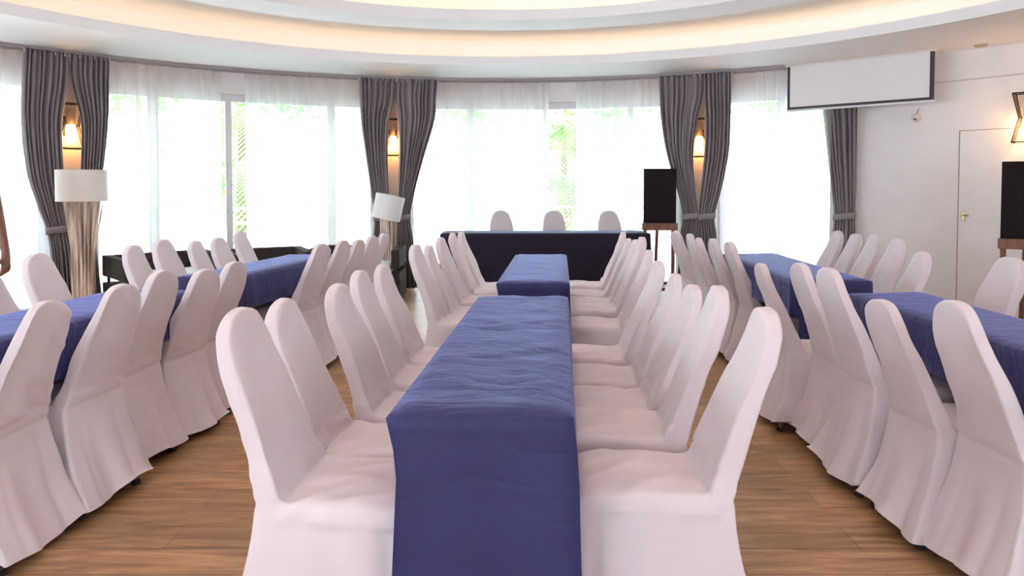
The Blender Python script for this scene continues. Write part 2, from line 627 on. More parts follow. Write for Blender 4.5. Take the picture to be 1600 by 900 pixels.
def bush(px, r, height, wid, label, seed, n=1700):
    rnd = random.Random(seed)
    th = arc_at(px, 250, R_WIN)[0]
    d = Vector((*[(arc_pt(th, R_WIN, 0) )[i] for i in (0, 1)], 0)).normalized()
    c = arc_pt(th, R_WIN, 0) + d * (r - R_WIN)
    bm = bmesh.new()
    for i in range(n):
        u, v, w = rnd.gauss(0, .45), rnd.gauss(0, .45), rnd.random() ** .7
        p = Vector((c.x + u * wid, c.y + v * wid, 1.75 + w * (height - 1.5)))
        s = rnd.uniform(.14, .28)
        a = Vector((rnd.uniform(-1, 1), rnd.uniform(-1, 1), rnd.uniform(-.6, .6))).normalized()
        b = a.cross(Vector((rnd.uniform(-1, 1), rnd.uniform(-1, 1), 1))).normalized()
        q = [p, p + a * s * .5 + b * s * .22, p + a * s, p + a * s * .5 - b * s * .22]
        bm.faces.new([bm.verts.new(k) for k in q])
    t = thing('garden_tree', label, 'tree', (c.x, c.y, -.02), 0, 'trees in the garden outside')
    f = obj('foliage', bm, M_leaf, None)
    f.parent = t
    f.matrix_parent_inverse = Matrix.Translation((-c.x, -c.y, .02))
    bm = bmesh.new()
    tube(bm, [(0, 0, 0), (.05, .03, height * .4), (0, 0, height * .85)], [.09, .07, .03], 8)
    obj('trunk', bm, M_trunk, t, True)


for i, (px, r, h, w, lab) in enumerate([
    (-60, 12.5, 4.2, 1.1, 'leafy green tree outside behind the leftmost sheer curtain'),
    (215, 12.5, 4.6, 1.25, 'bright green tree outside behind the sheer right of the left wall lamp'),
    (440, 14.0, 4.2, 1.25, 'pale green tree outside just right of the left curtain gap'),
    (730, 13.5, 4.0, 1.2, 'pale green tree outside behind the sheer right of the middle drapes'),
    (960, 13.0, 4.0, 1.2, 'pale green tree outside behind the sheer left of the right drapes'),
    (1215, 12.5, 3.8, 1.1, 'pale green tree outside behind the sheer under the projection screen')]):
    bush(px, r, h, w, lab, 40 + i)


def palm(px, r, h, label, seed, nf=18):
    rnd = random.Random(seed)
    th = arc_at(px, 250, R_WIN)[0]
    base = arc_pt(th, R_WIN, 0)
    c = base + base.normalized() * (r - R_WIN)
    t = thing('garden_palm', label, 'palm tree', (c.x, c.y, -.02), 0, 'palms outside the curtain gaps')
    bm = bmesh.new()
    tube(bm, [(0, 0, 0), (.06, 0, h * .5), (.02, .05, h)], [.11, .08, .07], 10)
    obj('trunk', bm, M_trunk, t, True)
    for k in range(nf):
        a = 2 * PI * k / nf + rnd.uniform(-.2, .2)
        ln = rnd.uniform(1.1, 1.6)
        rise = rnd.uniform(-.1, .9)
        bm = bmesh.new()
        pts = []
        for j in range(13):
            s = j / 12
            pts.append(Vector((math.cos(a) * ln * s, math.sin(a) * ln * s, h + rise * s * 1.4 - (1.1 + rise) * s * s)))
        tube(bm, pts, [.012 * (1 - .7 * j / 12) for j in range(13)], 5)
        side = Vector((-math.sin(a), math.cos(a), 0))
        for j in range(2, 13):
            for fr in (0, .5):
                if j + fr > 12: continue
                p = pts[j].lerp(pts[min(j + 1, 12)], fr)
                tg = (pts[min(j + 1, 12)] - pts[j - 1]).normalized()
                for sg in (-1, 1):
                    L = .34 * math.sin(PI * (j + fr) / 13) + .08
                    e = p + (side * sg + tg * .7 + Vector((0, 0, -.45))) * L
                    w = tg * .018
                    bm.faces.new([bm.verts.new(q) for q in (p - w, p + w, (p + e) / 2 + w * 1.3, e, (p + e) / 2 - w * 1.3)])
        obj('frond', bm, M_leaf2, t)


palm(372, 9.6, 1.6, 'green palm fronds outside seen in the left gap between sheers', 3)
palm(884, 9.9, 1.45, 'green palm fronds outside seen in the gap above the head table', 5)
palm(878, 12.6, 2.6, 'taller green palm outside behind the gap above the head table', 9)
palm(374, 12.3, 2.8, 'taller green palm outside behind the left gap between sheers', 11)

# ---------------------------------------------------------------- curtains
def pleated(name, rows, r, folds, amp, m, parent=None, nu=None, seed=0, thick=.003, jitter=.55, flat_top=False):
    """cloth hanging on the curved track; rows = (z, theta_left, theta_right, depth factor)"""
    rnd = random.Random(seed)
    nu = nu or folds * 8
    ph = [rnd.uniform(-jitter, jitter) for _ in range(folds + 2)]
    am = [rnd.uniform(.65, 1.25) for _ in range(folds + 2)]
    bm = bmesh.new()
    nz = 40
    z0, z1 = rows[0][0], rows[-1][0]
    grid = []
    for i in range(nz + 1):
        z = z0 + (z1 - z0) * i / nz
        for k in range(len(rows) - 1):
            if rows[k][0] >= z >= rows[k + 1][0] - 1e-9:
                f = (rows[k][0] - z) / max(1e-6, rows[k][0] - rows[k + 1][0])
                f = f * f * (3 - 2 * f) if len(rows) < 4 else f
                break
        a = [rows[k][q] * (1 - f) + rows[k + 1][q] * f for q in range(4)]
        line = []
        for j in range(nu + 1):
            u = j / nu
            q = u * folds
            b = min(int(q), folds)
            p = ph[b] * (1 - (q - b)) + ph[b + 1] * (q - b)
            w = math.sin(2 * PI * (q + p * .6 + .10 * math.sin(z * 3 + seed)))
            w += .25 * math.sin(4 * PI * q + z * 2)
            d = amp * a[3] * am[b] * w
            th = a[1] + (a[2] - a[1]) * (u + math.sin(PI * u) * (.035 * math.sin(9 * u + seed) + .02 * math.sin(19 * u + 2 * seed)))
            line.append(bm.verts.new(arc_pt(th, r - d, z)))
        grid.append(line)
    for i in range(nz):
        for j in range(nu):
            bm.faces.new((grid[i][j], grid[i][j + 1], grid[i + 1][j + 1], grid[i + 1][j]))
    o = obj(name, bm, m, parent, True)
    if thick:
        s = o.modifiers.new('thickness', 'SOLIDIFY')
        s.thickness = thick
    return o


def smooth_rows(spec, r):
    """spec rows: (y, x_left, x_right, depth) in the photo -> catmull-rom sampled rows"""
    pts = []
    for i, (y, xl, xr, dp) in enumerate(spec):
        tl, z1 = arc_at(xl, y, r)
        tr, z2 = arc_at(xr, y, r)
        z = (z1 + z2) / 2
        if i == 0: z = CEIL - .02
        if i == len(spec) - 1: z = .035
        pts.append((z, tl, tr, dp))
    out = []
    n = len(pts)
    for i in range(n - 1):
        p0, p1, p2, p3 = pts[max(i - 1, 0)], pts[i], pts[i + 1], pts[min(i + 2, n - 1)]
        for k in range(8):
            t = k / 8
            v = []
            for q in range(4):
                v.append(.5 * (2 * p1[q] + (p2[q] - p0[q]) * t + (2 * p0[q] - 5 * p1[q] + 4 * p2[q] - p3[q]) * t * t + (3 * p1[q] - p0[q] - 3 * p2[q] + p3[q]) * t ** 3))
            v[0] = p1[0] + (p2[0] - p1[0]) * t
            out.append(tuple(v))
    out.append(pts[-1])
    return out


def drape(spec, tie_y, folds, label, seed, R_DRAPE=R_DRAPE):
    rows = smooth_rows(spec, R_DRAPE)
    k = min(range(len(rows)), key=lambda i: abs(rows[i][0] - arc_at(spec[2][1], tie_y, R_DRAPE)[1]))
    zt, tl, tr, _ = rows[k]
    c = arc_pt((rows[0][1] + rows[0][2]) / 2, R_DRAPE, 0)
    t = thing('drape', label, 'curtain', c, 0, 'grey drapes along the window wall')
    inv = Matrix.Translation(-c)
    d = pleated('drape_cloth', rows, R_DRAPE, folds, .045, M_drape, t, seed=seed)
    d.matrix_parent_inverse = inv
    bm = bmesh.new()
    n = 28
    pts = []
    for i in range(n + 1):
        a = 2 * PI * i / n
        th = (tl + tr) / 2 + (tr - tl) / 2 * 1.12 * math.cos(a)
        pts.append((th, R_DRAPE + .065 * math.sin(a), zt + .015 * math.cos(a)))
    for i in range(n):
        q = []
        for (th, r, z), dz in ((pts[i], -.035), (pts[i + 1], -.035), (pts[i + 1], .035), (pts[i], .035)):
            q.append(bm.verts.new(arc_pt(th, r, z + dz)))
        bm.faces.new(q)
    bmesh.ops.remove_doubles(bm, verts=bm.verts, dist=1e-4)
    b = obj('tieback', bm, M_drape, t, True)
    s = b.modifiers.new('thickness', 'SOLIDIFY'); s.thickness = .006
    b.matrix_parent_inverse = inv
    # gathered heading with hooks
    bm = bmesh.new()
    z = CEIL - .03
    nh = folds
    for i in range(nh + 1):
        th = rows[0][1] + (rows[0][2] - rows[0][1]) * (i / nh)
        p = arc_pt(th, R_DRAPE, z)
        tube(bm, [p + Vector((0, 0, -.03)), p + Vector((0, 0, .012))], .006, 6)
    h = obj('hook', bm, M_trimw, t)
    h.name = 'curtain_hooks'
    h.matrix_parent_inverse = inv


# left pier pair, middle pair, right pair, wall end
drape([(80, 38, 109, .7), (122, 36, 108, .8), (190, 35, 98, .9), (275, 44, 100, .9), (330, 62, 106, .7), (362, 74, 112, .45), (400, 80, 118, .8), (500, 84, 126, 1.0)], 362, 9,
      'grey pleated drape left of the left wall lamp, tied back', 1)
drape([(92, 109, 171, .7), (122, 109, 170, .8), (190, 126, 168, .85), (275, 125, 160, .8), (330, 122, 152, .6), (362, 119, 148, .45), (400, 120, 152, .7), (500, 124, 160, .9)], 362, 8,
      'grey pleated drape right of the left wall lamp, behind the twig lamp', 2)
drape([(125, 561, 620, .7), (155, 563, 617, .8), (190, 565, 608, .9), (250, 573, 606, .85), (310, 581, 608, .6), (340, 585, 611, .45), (380, 582, 610, .7), (457, 578, 612, .9)], 340, 8,
      'grey pleated drape left of the middle wall lamp', 3)
drape([(126, 619, 684, .7), (155, 618, 681, .8), (185, 622, 679, .9), (250, 624, 661, .85), (310, 622, 646, .6), (340, 620, 641, .45), (380, 617, 646, .7), (457, 612, 651, .9)], 340, 8,
      'grey pleated drape right of the middle wall lamp, tied at lamp height', 4)
drape([(122, 1030, 1102, .7), (150, 1031, 1100, .8), (185, 1033, 1091, .9), (240, 1042, 1084, .85), (300, 1059, 1087, .6), (338, 1067, 1092, .45), (370, 1063, 1092, .7), (450, 1058, 1092, .9)], 338, 8,
      'grey pleated drape left of the right wall lamp, behind the easel', 5)
drape([(119, 1101, 1143, .7), (150, 1101, 1143, .8), (185, 1103, 1142, .9), (240, 1101, 1139, .85), (300, 1095, 1127, .6), (338, 1092, 1117, .45), (370, 1093, 1121, .7), (450, 1092, 1124, .9)], 338, 7,
      'grey pleated drape right of the right wall lamp', 6)
drape([(105, 1280, 1341, .7), (180, 1286, 1340, .85), (250, 1293, 1338, .85), (310, 1300, 1337, .6), (338, 1303, 1336, .45), (370, 1300, 1337, .7), (450, 1298, 1338, .9)], 338, 7,
      'grey pleated drape at the end of the windows beside the white wall', 7, 6.12)


def sheer(x0, x1, label, seed, y=240):
    t0, t1 = arc_at(x0, y, R_SHEER)[0], arc_at(x1, y, R_SHEER)[0]
    w = abs(t1 - t0) * R_SHEER
    folds = max(4, int(w / .115))
    o = pleated('sheer_curtain', [(CEIL - .02, t0, t1, 1), (1.4, t0, t1, .8), (.03, t0, t1, .9)], R_SHEER, folds, .020, M_sheer, seed=seed, thick=0, nu=folds * 7, jitter=.35)
    tag(o, label, 'curtain', 'white sheer curtains over the windows')


sheer(-330, 98, 'white sheer curtain at the left end, left of the left grey drapes', 11)
sheer(128, 346, 'white sheer curtain from the left drapes to the left palm gap', 12)
sheer(384, 606, 'white sheer curtain from the left palm gap to the middle drapes', 13)
sheer(622, 857, 'white sheer curtain from the middle drapes to the gap above the head table', 14)
sheer(900, 1084, 'white sheer curtain from the gap above the head table to the right drapes', 15)
sheer(1100, 1298, 'white sheer curtain under the projection screen, right of the right drapes', 16)


# ---------------------------------------------------------------- wall lamps
def sconce(pos, face, label):
    """hourglass lantern of black wire and strings around a lit tube; face = unit vector out of the wall"""
    ang = math.atan2(face.y, face.x) + PI / 2       # local -y faces the room
    t = thing('wall_lamp', label, 'wall lamp', pos, ang, 'hourglass wall lamps')
    Hh = .225
    def w(z): return .115 - .045 * (1 - abs(z) / Hh) ** 1.0
    def dpt(z): return .13 - .03 * (1 - abs(z) / Hh)
    bm = bmesh.new()
    for z in (-Hh, 0, Hh):
        a, d = w(z), dpt(z)
        q = [(-a, 0, z), (-a, -d, z), (a, -d, z), (a, 0, z)]
        tube(bm, q + [q[0]], .0065 if z else .004, 6)
    for s in (-1, 1):
        for y in (0, 1):
            tube(bm, [(s * w(z), -dpt(z) * y, z) for z in (-Hh, 0, Hh)], .005, 6)
    box(bm, (-.05, -.012, -.10), (.05, 0, .10))
    obj('frame', bm, M_blackm, t)
    bm = bmesh.new()
    for i in range(15):
        f = -1 + 2 * i / 14
        tube(bm, [(f * w(z), -dpt(z) * .985, z) for z in (-Hh, 0, Hh)], .0016, 4)
    for s in (-1, 1):
        for i in range(7):
            f = i / 7
            tube(bm, [(s * w(z), -dpt(z) * f, z) for z in (-Hh, 0, Hh)], .0016, 4)
    obj('string_shade', bm, mat('string', (.10, .06, .035), .7), t)
    bm = bmesh.new()
    lathe(bm, [(.038, -.17), (.045, -.16), (.045, -.02), (.040, 0), (.04, .01)], 20, Matrix.Translation((0, -.065, 0)))
    obj('glass_tube', bm, M_bulb, t, True)
    bm = bmesh.new()
    lathe(bm, [(.036, .01), (.036, .17), (.02, .175)], 20, Matrix.Translation((0, -.065, 0)))
    obj('upper_tube', bm, mat('amber_tube', (.75, .5, .3), .5), t, True)
    ld = bpy.data.lights.new('lamp_light', 'POINT')
    ld.energy, ld.color, ld.shadow_soft_size = 5.0, (1, .55, .24), .04
    lo = bpy.data.objects.new('lamp_light', ld)
    COL.objects.link(lo)
    lo.parent = t
    lo.location = (0, -.15, -.08)


for i, (x, y, lab) in enumerate([(110, 197, 'hourglass wall lamp glowing amber between the left grey drapes'), (614, 214.5, 'hourglass wall lamp glowing amber between the middle grey drapes'),
                                 (1093, 215, 'hourglass wall lamp glowing amber between the right grey drapes')]):
    th, z = arc_at(x, y, R_PIER - .06)
    sconce(arc_pt(th, R_PIER - .003, z), Vector((-math.sin(th), -math.cos(th), 0)), lab)
sw, zw = on_wall(1611, 184)
sconce(P_corner + R_dir * sw + Vector((0, 0, zw)) + Vector((R_dir.y, -R_dir.x, 0)) * .002, Vector((R_dir.y, -R_dir.x, 0)), 'hourglass wall lamp glowing amber on the white wall above the right easel')

# ---------------------------------------------------------------- projection screen
pa, pb = at_h(1231, 104, CEIL), at_h(1461, 78, CEIL)
v = (pb - pa)
W = v.length
rz = math.atan2(v.y, v.x)
Hs = .455
t = thing('projection_screen', 'white projection screen with black borders partly rolled down from the ceiling', 'projection screen', pa, rz)
bm = bmesh.new(); box(bm, (.028, -.002, -Hs), (W - .04, .002, -.001)); obj('screen_fabric', bm, M_screen, t)
bm = bmesh.new()
for lo, hi in (((0, -.003, -Hs), (.028, .003, -.001)), ((W - .04, -.003, -Hs), (W, .003, -.001)), ((0, -.004, -Hs - .028), (W, .004, -Hs))):
    box(bm, lo, hi)
obj('black_border', bm, mat('border_black', (.06, .045, .05), .7), t)
bm = bmesh.new(); box(bm, (-.005, -.012, -Hs - .05), (W + .005, .012, -Hs - .028), None, .004); obj('weight_bar', bm, M_trimw, t)
bm = bmesh.new(); box(bm, (-.03, -.03, -.010), (W + .03, .03, -.0005), None, .002); obj('ceiling_slot_rim', bm, M_wall, t)

# small fittings on the right wall and ceiling
s, z = on_wall(1433, 184)
n_in = Vector((R_dir.y, -R_dir.x, 0))
t = thing('wall_camera', 'small white round fitting with a dark slit on the wall below the projection screen', 'wall fitting', P_corner + R_dir * s + Vector((0, 0, z)), math.atan2(n_in.y, n_in.x) + PI / 2)
bm = bmesh.new(); lathe(bm, [(.001, .0), (.042, .0), (.045, .006), (.04, .03), (.028, .045), (.001, .05)], 24, Matrix.Rotation(PI / 2, 4, 'X')); obj('dome', bm, mat('plastic_pinkish', (.74, .66, .64), .4), t, True)
bm = bmesh.new(); box(bm, (-.006, -.056, -.022), (.02, -.045, -.010), Matrix.Rotation(.5, 4, 'Y')); obj('dark_slit', bm, M_rubber, t)
bm = bmesh.new(); tube(bm, [(.0, -.01, .04), (.015, -.02, .07), (.02, -.012, .09)], .003, 6); obj('hook', bm, M_blackm, t)
c = at_h(1533, 70, CEIL)  # unidentified yellowish patch, modelled as a round fitting
bm = bmesh.new(); lathe(bm, [(.001, -.02), (.05, -.018), (.06, -.002), (.06, 0)], 20, Matrix.Translation(c))
tag(obj('ceiling_fitting', bm, mat('yellowish_plastic', (.50, .46, .28), .5), None, True), 'small yellowish round fitting on the ceiling above the right wall', 'smoke detector')


# ---------------------------------------------------------------- easels
def easel(loc, rz, label):
    t = thing('easel', label, 'easel', loc, rz, 'wooden easels with blackboards')
    bm = bmesh.new(); box(bm, (-.19, -.015, .86), (.19, .015, 1.50), None, .003); obj('blackboard', bm, M_black, t)
    bm = bmesh.new(); box(bm, (-.205, -.045, .775), (.205, .03, .86), None, .005); obj('ledge', bm, M_wood, t)
    for s in (-1, 1):
        bm = bmesh.new()
        box(bm, (s * .165 - .02, .016, .0), (s * .165 + .02, .04, 1.3), None, .003)
        obj('leg', bm, M_wood, t)
    bm = bmesh.new()
    M = Matrix.Translation((0, .04, 1.25)) @ Matrix.Rotation(math.radians(10), 4, 'X')
    box(bm, (-.018, 0, -1.265), (.018, .022, 0), M, .003)
    obj('leg', bm, M_wood, t)
    for z in (.13, .055):
        bm = bmesh.new(); box(bm, (-.17, .010, z), (.17, .03, z + .035), None, .002); obj('crossbar', bm, M_wood, t)
    return t


c = at_d(1031, 300, 8.02)
easel((c.x, c.y, 0), .0, 'wooden easel with a blackboard standing right of the head table')
s, z = on_wall(1597, 480)
p = P_corner + R_dir * (s - .02) + n_in * .55
c = at_d(1609, 300, 5.6)
easel((c.x, c.y, 0), -.5, 'wooden easel with a blackboard under the lamp on the white wall')


# ---------------------------------------------------------------- floor lamps
def twig_lamp(loc, sw, sh, sz, h_bund, tilt, wt, wb, label, ms, stray=False, seed=1):
    rnd = random.Random(seed)
    t = thing('floor_lamp', label, 'floor lamp', loc, 0, 'twig floor lamps')
    bm = bmesh.new(); lathe(bm, [(.001, 0), (.15, 0), (.15, .02), (.12, .03), (.001, .03)], 28); obj('base', bm, M_blackm, t, True)
    bm = bmesh.new()
    for k in range(64):
        a = 2 * PI * k / 64 * 7.3
        f = math.sqrt((k + .5) / 64)
        rb, rt = wb * f, wt * f
        tw = rnd.uniform(-.25, .25)
        pts = []
        for j in range(9):
            s = j / 8
            r = rb + (rt - rb) * s ** 2.4
            r += rnd.uniform(-.006, .006)
            pts.append((math.cos(a + tw * s) * r, math.sin(a + tw * s) * r, .03 + (h_bund - .03 + rnd.uniform(-.004, .004)) * s))
        tube(bm, pts, rnd.uniform(.007, .012), 5)
    obj('twig_bundle', bm, M_twig, t, True)
    if stray:
        for dx in (.05, .02):
            bm = bmesh.new(); tube(bm, [(wb * .9, -.02, .25), (wb * 1.35 + dx * .3, -.03, .7), (wt * 1.12 + dx, -.03, h_bund * .97)], .006, 5); obj('stray_twig', bm, M_twig, t, True)
    M = Matrix.Translation((0, 0, sz)) @ Matrix.Rotation(tilt, 4, 'Y')
    bm = bmesh.new()
    lathe(bm, [(sw, -sh / 2), (sw, sh / 2), (sw - .004, sh / 2), (sw - .004, -sh / 2), (sw, -sh / 2)], 48, M)
    obj('lamp_shade', bm, ms, t, True, 30)
    bm = bmesh.new()
    for k in range(3):
        a = k * 2 * PI / 3
        tube(bm, [M @ Vector((0, 0, 0)), M @ Vector((math.cos(a) * (sw - .005), math.sin(a) * (sw - .005), 0))], .003, 5)
    tube(bm, [(0, 0, h_bund - .15), M @ Vector((0, 0, .0))], .008, 6)
    obj('shade_holder', bm, M_blackm, t)


c = at_d(127.5, 290, 6.25)
twig_lamp((c.x, c.y, 0), .205, .285, c.z, c.z - .14, 0, .138, .080, 'tall floor lamp of bundled twigs with a straight white drum shade, left drapes behind', M_shadewhite, True, 4)
c = at_d(606.5, 323.5, 7.9)
twig_lamp((c.x, c.y, 0), .168, .275, c.z, c.z - .12, math.radians(13), .10, .085, 'twig floor lamp with a tilted white drum shade before the middle drapes', M_shade2, False, 8)


# ---------------------------------------------------------------- lounge sofas by the window
def sofa(loc, rz, w, label, seats=2):
    """low dark woven sofa; local -y is the open front"""
    t = thing('sofa', label, 'sofa', loc, rz, 'dark woven lounge sofas by the windows')
    d = .74
    bm = bmesh.new(); box(bm, (-w / 2, -d / 2, .03), (w / 2, d / 2, .33), None, .012); obj('base', bm, M_rattan, t)
    for s in (-1, 1):
        bm = bmesh.new()
        x0, x1 = (s * w / 2 - s * .09, s * w / 2)
        box(bm, (min(x0, x1), -d / 2, .395), (max(x0, x1), d / 2, .60), None, .012)
        obj('armrest', bm, M_rattan, t)
        for y in (-d / 2 + .05, d / 2 - .05):
            bm = bmesh.new(); tube(bm, [(s * (w / 2 - .045), y, .31), (s * (w / 2 - .045), y, .41)], .015, 8); obj('post', bm, M_blackm, t)
    bm = bmesh.new(); box(bm, (-w / 2 + .09, d / 2 - .09, .395), (w / 2 - .09, d / 2, .60), None, .012); obj('backrest', bm, M_rattan, t)
    for k in range(4):
        bm = bmesh.new(); tube(bm, [((k % 2 * 2 - 1) * (w / 2 - .06), (k // 2 * 2 - 1) * (d / 2 - .06), 0), ((k % 2 * 2 - 1) * (w / 2 - .06), (k // 2 * 2 - 1) * (d / 2 - .06), .05)], .02, 8); obj('leg', bm, M_blackm, t)
    cw = (w - .20) / seats
    for k in range(seats):
        x = -w / 2 + .10 + cw * k
        bm = bmesh.new(); box(bm, (x + .005, -d / 2 + .01, .33), (x + cw - .005, d / 2 - .20, .44), None, .03); obj('seat_cushion', bm, M_cushion, t, True)


sofa((-3.50, 6.92, 0), math.radians(45), 1.0, 'dark woven armchair with a white seat cushion right of the straight twig lamp', 1)
sofa((-2.66, 7.40, 0), math.radians(28), .85, 'dark woven sofa with a white seat cushion behind the left far table', 1)
sofa((-1.75, 7.72, 0), math.radians(3), 1.02, 'dark woven sofa with white seat cushions before the tilted twig lamp')


# ---------------------------------------------------------------- draped tables
def ridge(p):
    return 1 - min(1, abs(noise.noise(p)) * 3)


def cloth_table(cor, h, m, label, seed, insets=(0, 0, 0, 0), wrinkle=.004, fold=.012, ny=None, tuck=None, group='long tables under navy cloths'):
    """cor = near-left, near-right, far-right, far-left corners; a cloth to the floor over a folding table"""
    cor = [Vector((p[0], p[1], 0)) for p in cor]
    ctr = sum(cor, Vector()) / 4
    ex = ((cor[1] - cor[0]) + (cor[2] - cor[3])) / 2
    ey = ((cor[3] - cor[0]) + (cor[2] - cor[1])) / 2
    nx = max(10, int(ex.length / .035)); ny = max(10, int(ey.length / .035))
    # table underneath
    t = thing('folding_table', 'folding table under the cloth of ' + ' '.join(label.split(',')[0].split(' on ')[-1].split(' facing ')[0].split()), 'table', ctr, math.atan2(ey.y, ey.x) - PI / 2, group)
    bm = bmesh.new(); box(bm, (-ex.length / 2 + .03, -ey.length / 2 + .03, h - .04), (ex.length / 2 - .03, ey.length / 2 - .03, h - .014), None, .004); obj('table_top', bm, mat('laminate', (.5, .45, .38), .5), t)
    for sx in ((-1, 1) if tuck is None else (-1 if tuck == 1 else 1,)):
        for sy in (-1, 1):
            bm = bmesh.new()
            x, y = sx * (ex.length / 2 - (.09 if tuck is None else .055)), sy * (ey.length / 2 - .14)
            tube(bm, [(x, y, 0), (x, y, h - .04)], .014, 8)
            obj('leg', bm, M_blackm, t)
    # cloth
    bm = bmesh.new()
    so = Vector((seed * 3.7, seed * 1.3, 0))
    def top(u, v):
        a = cor[0].lerp(cor[1], u); b = cor[3].lerp(cor[2], u)
        return a.lerp(b, v) - ctr
    g = []
    for j in range(ny + 1):
        row = []
        for i in range(nx + 1):
            u, v = i / nx, j / ny
            p = top(u, v)
            q = Vector((p.x * 5.5, p.y * 9 + .6 * p.x * 5, seed))
            edge = min(min(u, 1 - u) * ex.length, min(v, 1 - v) * ey.length)
            z = wrinkle * (ridge(q + so) * .9 + ridge(q * 2.1 + so) * .45) * min(1, edge / .04)
            z -= .006 * max(0, 1 - edge / .02) ** 2
            row.append(bm.verts.new((p.x, p.y, h + z)))
        g.append(row)
    for j in range(ny):
        for i in range(nx):
            bm.faces.new((g[j][i], g[j][i + 1], g[j + 1][i + 1], g[j + 1][i]))
    loop = [(g[0][i], 0) for i in range(nx)] + [(g[j][nx], 1) for j in range(ny)] + [(g[ny][nx - i], 2) for i in range(nx)] + [(g[ny - j][0], 3) for j in range(ny)]
    nrm = [-(ey.normalized()), ex.normalized(), ey.normalized(), -(ex.normalized())]
    n = len(loop)
    prev = [l[0] for l in loop]
    s_acc, per = 0, []
    for k in range(n):
        per.append(s_acc)
        s_acc += (loop[(k + 1) % n][0].co - loop[k][0].co).length
    lev = [.012, .04, .09, .16, .22, .255, .29, .36, .45, .54, .63, h - .015]
    cornr = {0: (3, 0), nx: (0, 1), nx + ny: (1, 2), 2 * nx + ny: (2, 3)}
    for li, dz in enumerate(lev):
        cur = []
        f = dz / h
        for k in range(n):
            b, side = loop[k]
            if k in cornr:
                a1, a2 = cornr[k]
                nn = (nrm[a1] + nrm[a2]) * .75
                ins = (insets[a1] + insets[a2]) / 2
                out = .010 + .030 * f
                nn_i = (nrm[a1] * insets[a1] + nrm[a2] * insets[a2])
            else:
                nn = nrm[side]
                out = .008 + .006 * f
                nn_i = nn * insets[side]
            s = per[k]
            w = fold * f ** .8 * (math.sin(s * 17 + seed) * .5 + math.sin(s * 31 + seed * 2 + .8 * math.sin(s * 5)) * .4 + noise.noise(Vector((s * 6, f * 2, seed))) * .9)
            p = b.co + nn * (out + w) - nn_i * min(1, f * 6)
            if tuck is not None and (side == tuck or (k in cornr and tuck in cornr[k])):      # pushed in by the seats under the table
                q = max(0, min(1, (dz - .22) / .07))
                p -= nrm[tuck] * .335 * q * q * (3 - 2 * q)
            cur.append(bm.verts.new((p.x, p.y, h - dz)))
        for k in range(n):
            bm.faces.new((prev[k], cur[k], cur[(k + 1) % n], prev[(k + 1) % n]))
        prev = cur
    o = obj('tablecloth', bm, m, None, True)
    o.location = ctr
    o.location.z = 0
    md = o.modifiers.new('thickness', 'SOLIDIFY'); md.thickness = .002
    return tag(o, label, 'tablecloth', group)


cloth_table([(-.300, 1.64), (.140, 1.62), (.272, 3.40), (-.166, 3.40)], .75, M_navy, 'navy blue tablecloth on the nearest central table, crumpled across its top', 1, (0, -.01, 0, .035), .007)
cloth_table([(-.086, 3.88), (.322, 3.88), (.432, 5.47), (.030, 5.47)], .75, M_navy, 'navy blue tablecloth on the second central table, in front of the dark head table', 2, (0, 0, 0, .03), .004)
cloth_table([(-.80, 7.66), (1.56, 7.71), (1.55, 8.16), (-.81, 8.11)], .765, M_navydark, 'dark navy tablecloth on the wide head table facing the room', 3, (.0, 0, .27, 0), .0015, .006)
cloth_table([(-2.30, 1.83), (-1.90, 1.80), (-1.699, 3.607), (-2.126, 3.63)], .75, M_navy, 'navy blue tablecloth on the left near table, between the two rows of chairs', 4, wrinkle=.003, tuck=1)
cloth_table([(-2.041, 4.14), (-1.675, 4.12), (-1.44, 5.50), (-1.79, 5.46)], .75, M_navy, 'navy blue tablecloth on the left far table, before the dark sofas', 5, wrinkle=.004, tuck=1)
cloth_table([(1.715, 1.75), (2.115, 1.75), (2.135, 3.54), (1.737, 3.50)], .75, M_navy, 'navy blue tablecloth on the right near table, running out of view by the easel', 6, wrinkle=.003, tuck=3)
cloth_table([(1.645, 3.98), (2.10, 3.98), (2.155, 5.57), (1.70, 5.52)], .75, M_navy, 'navy blue tablecloth on the right far table, before the end drape', 7, wrinkle=.004, tuck=3)


# ---------------------------------------------------------------- chairs under fitted covers
YS = [-.200, -.135, -.02, .11, .235]
XF = [-1, -.55, 0, .55, 1]
ZK = [.045, .20, .37, .452, .53, .68, .82, .905]
HW = [.204, .192, .182, .170, .146, .139, .131, .108]


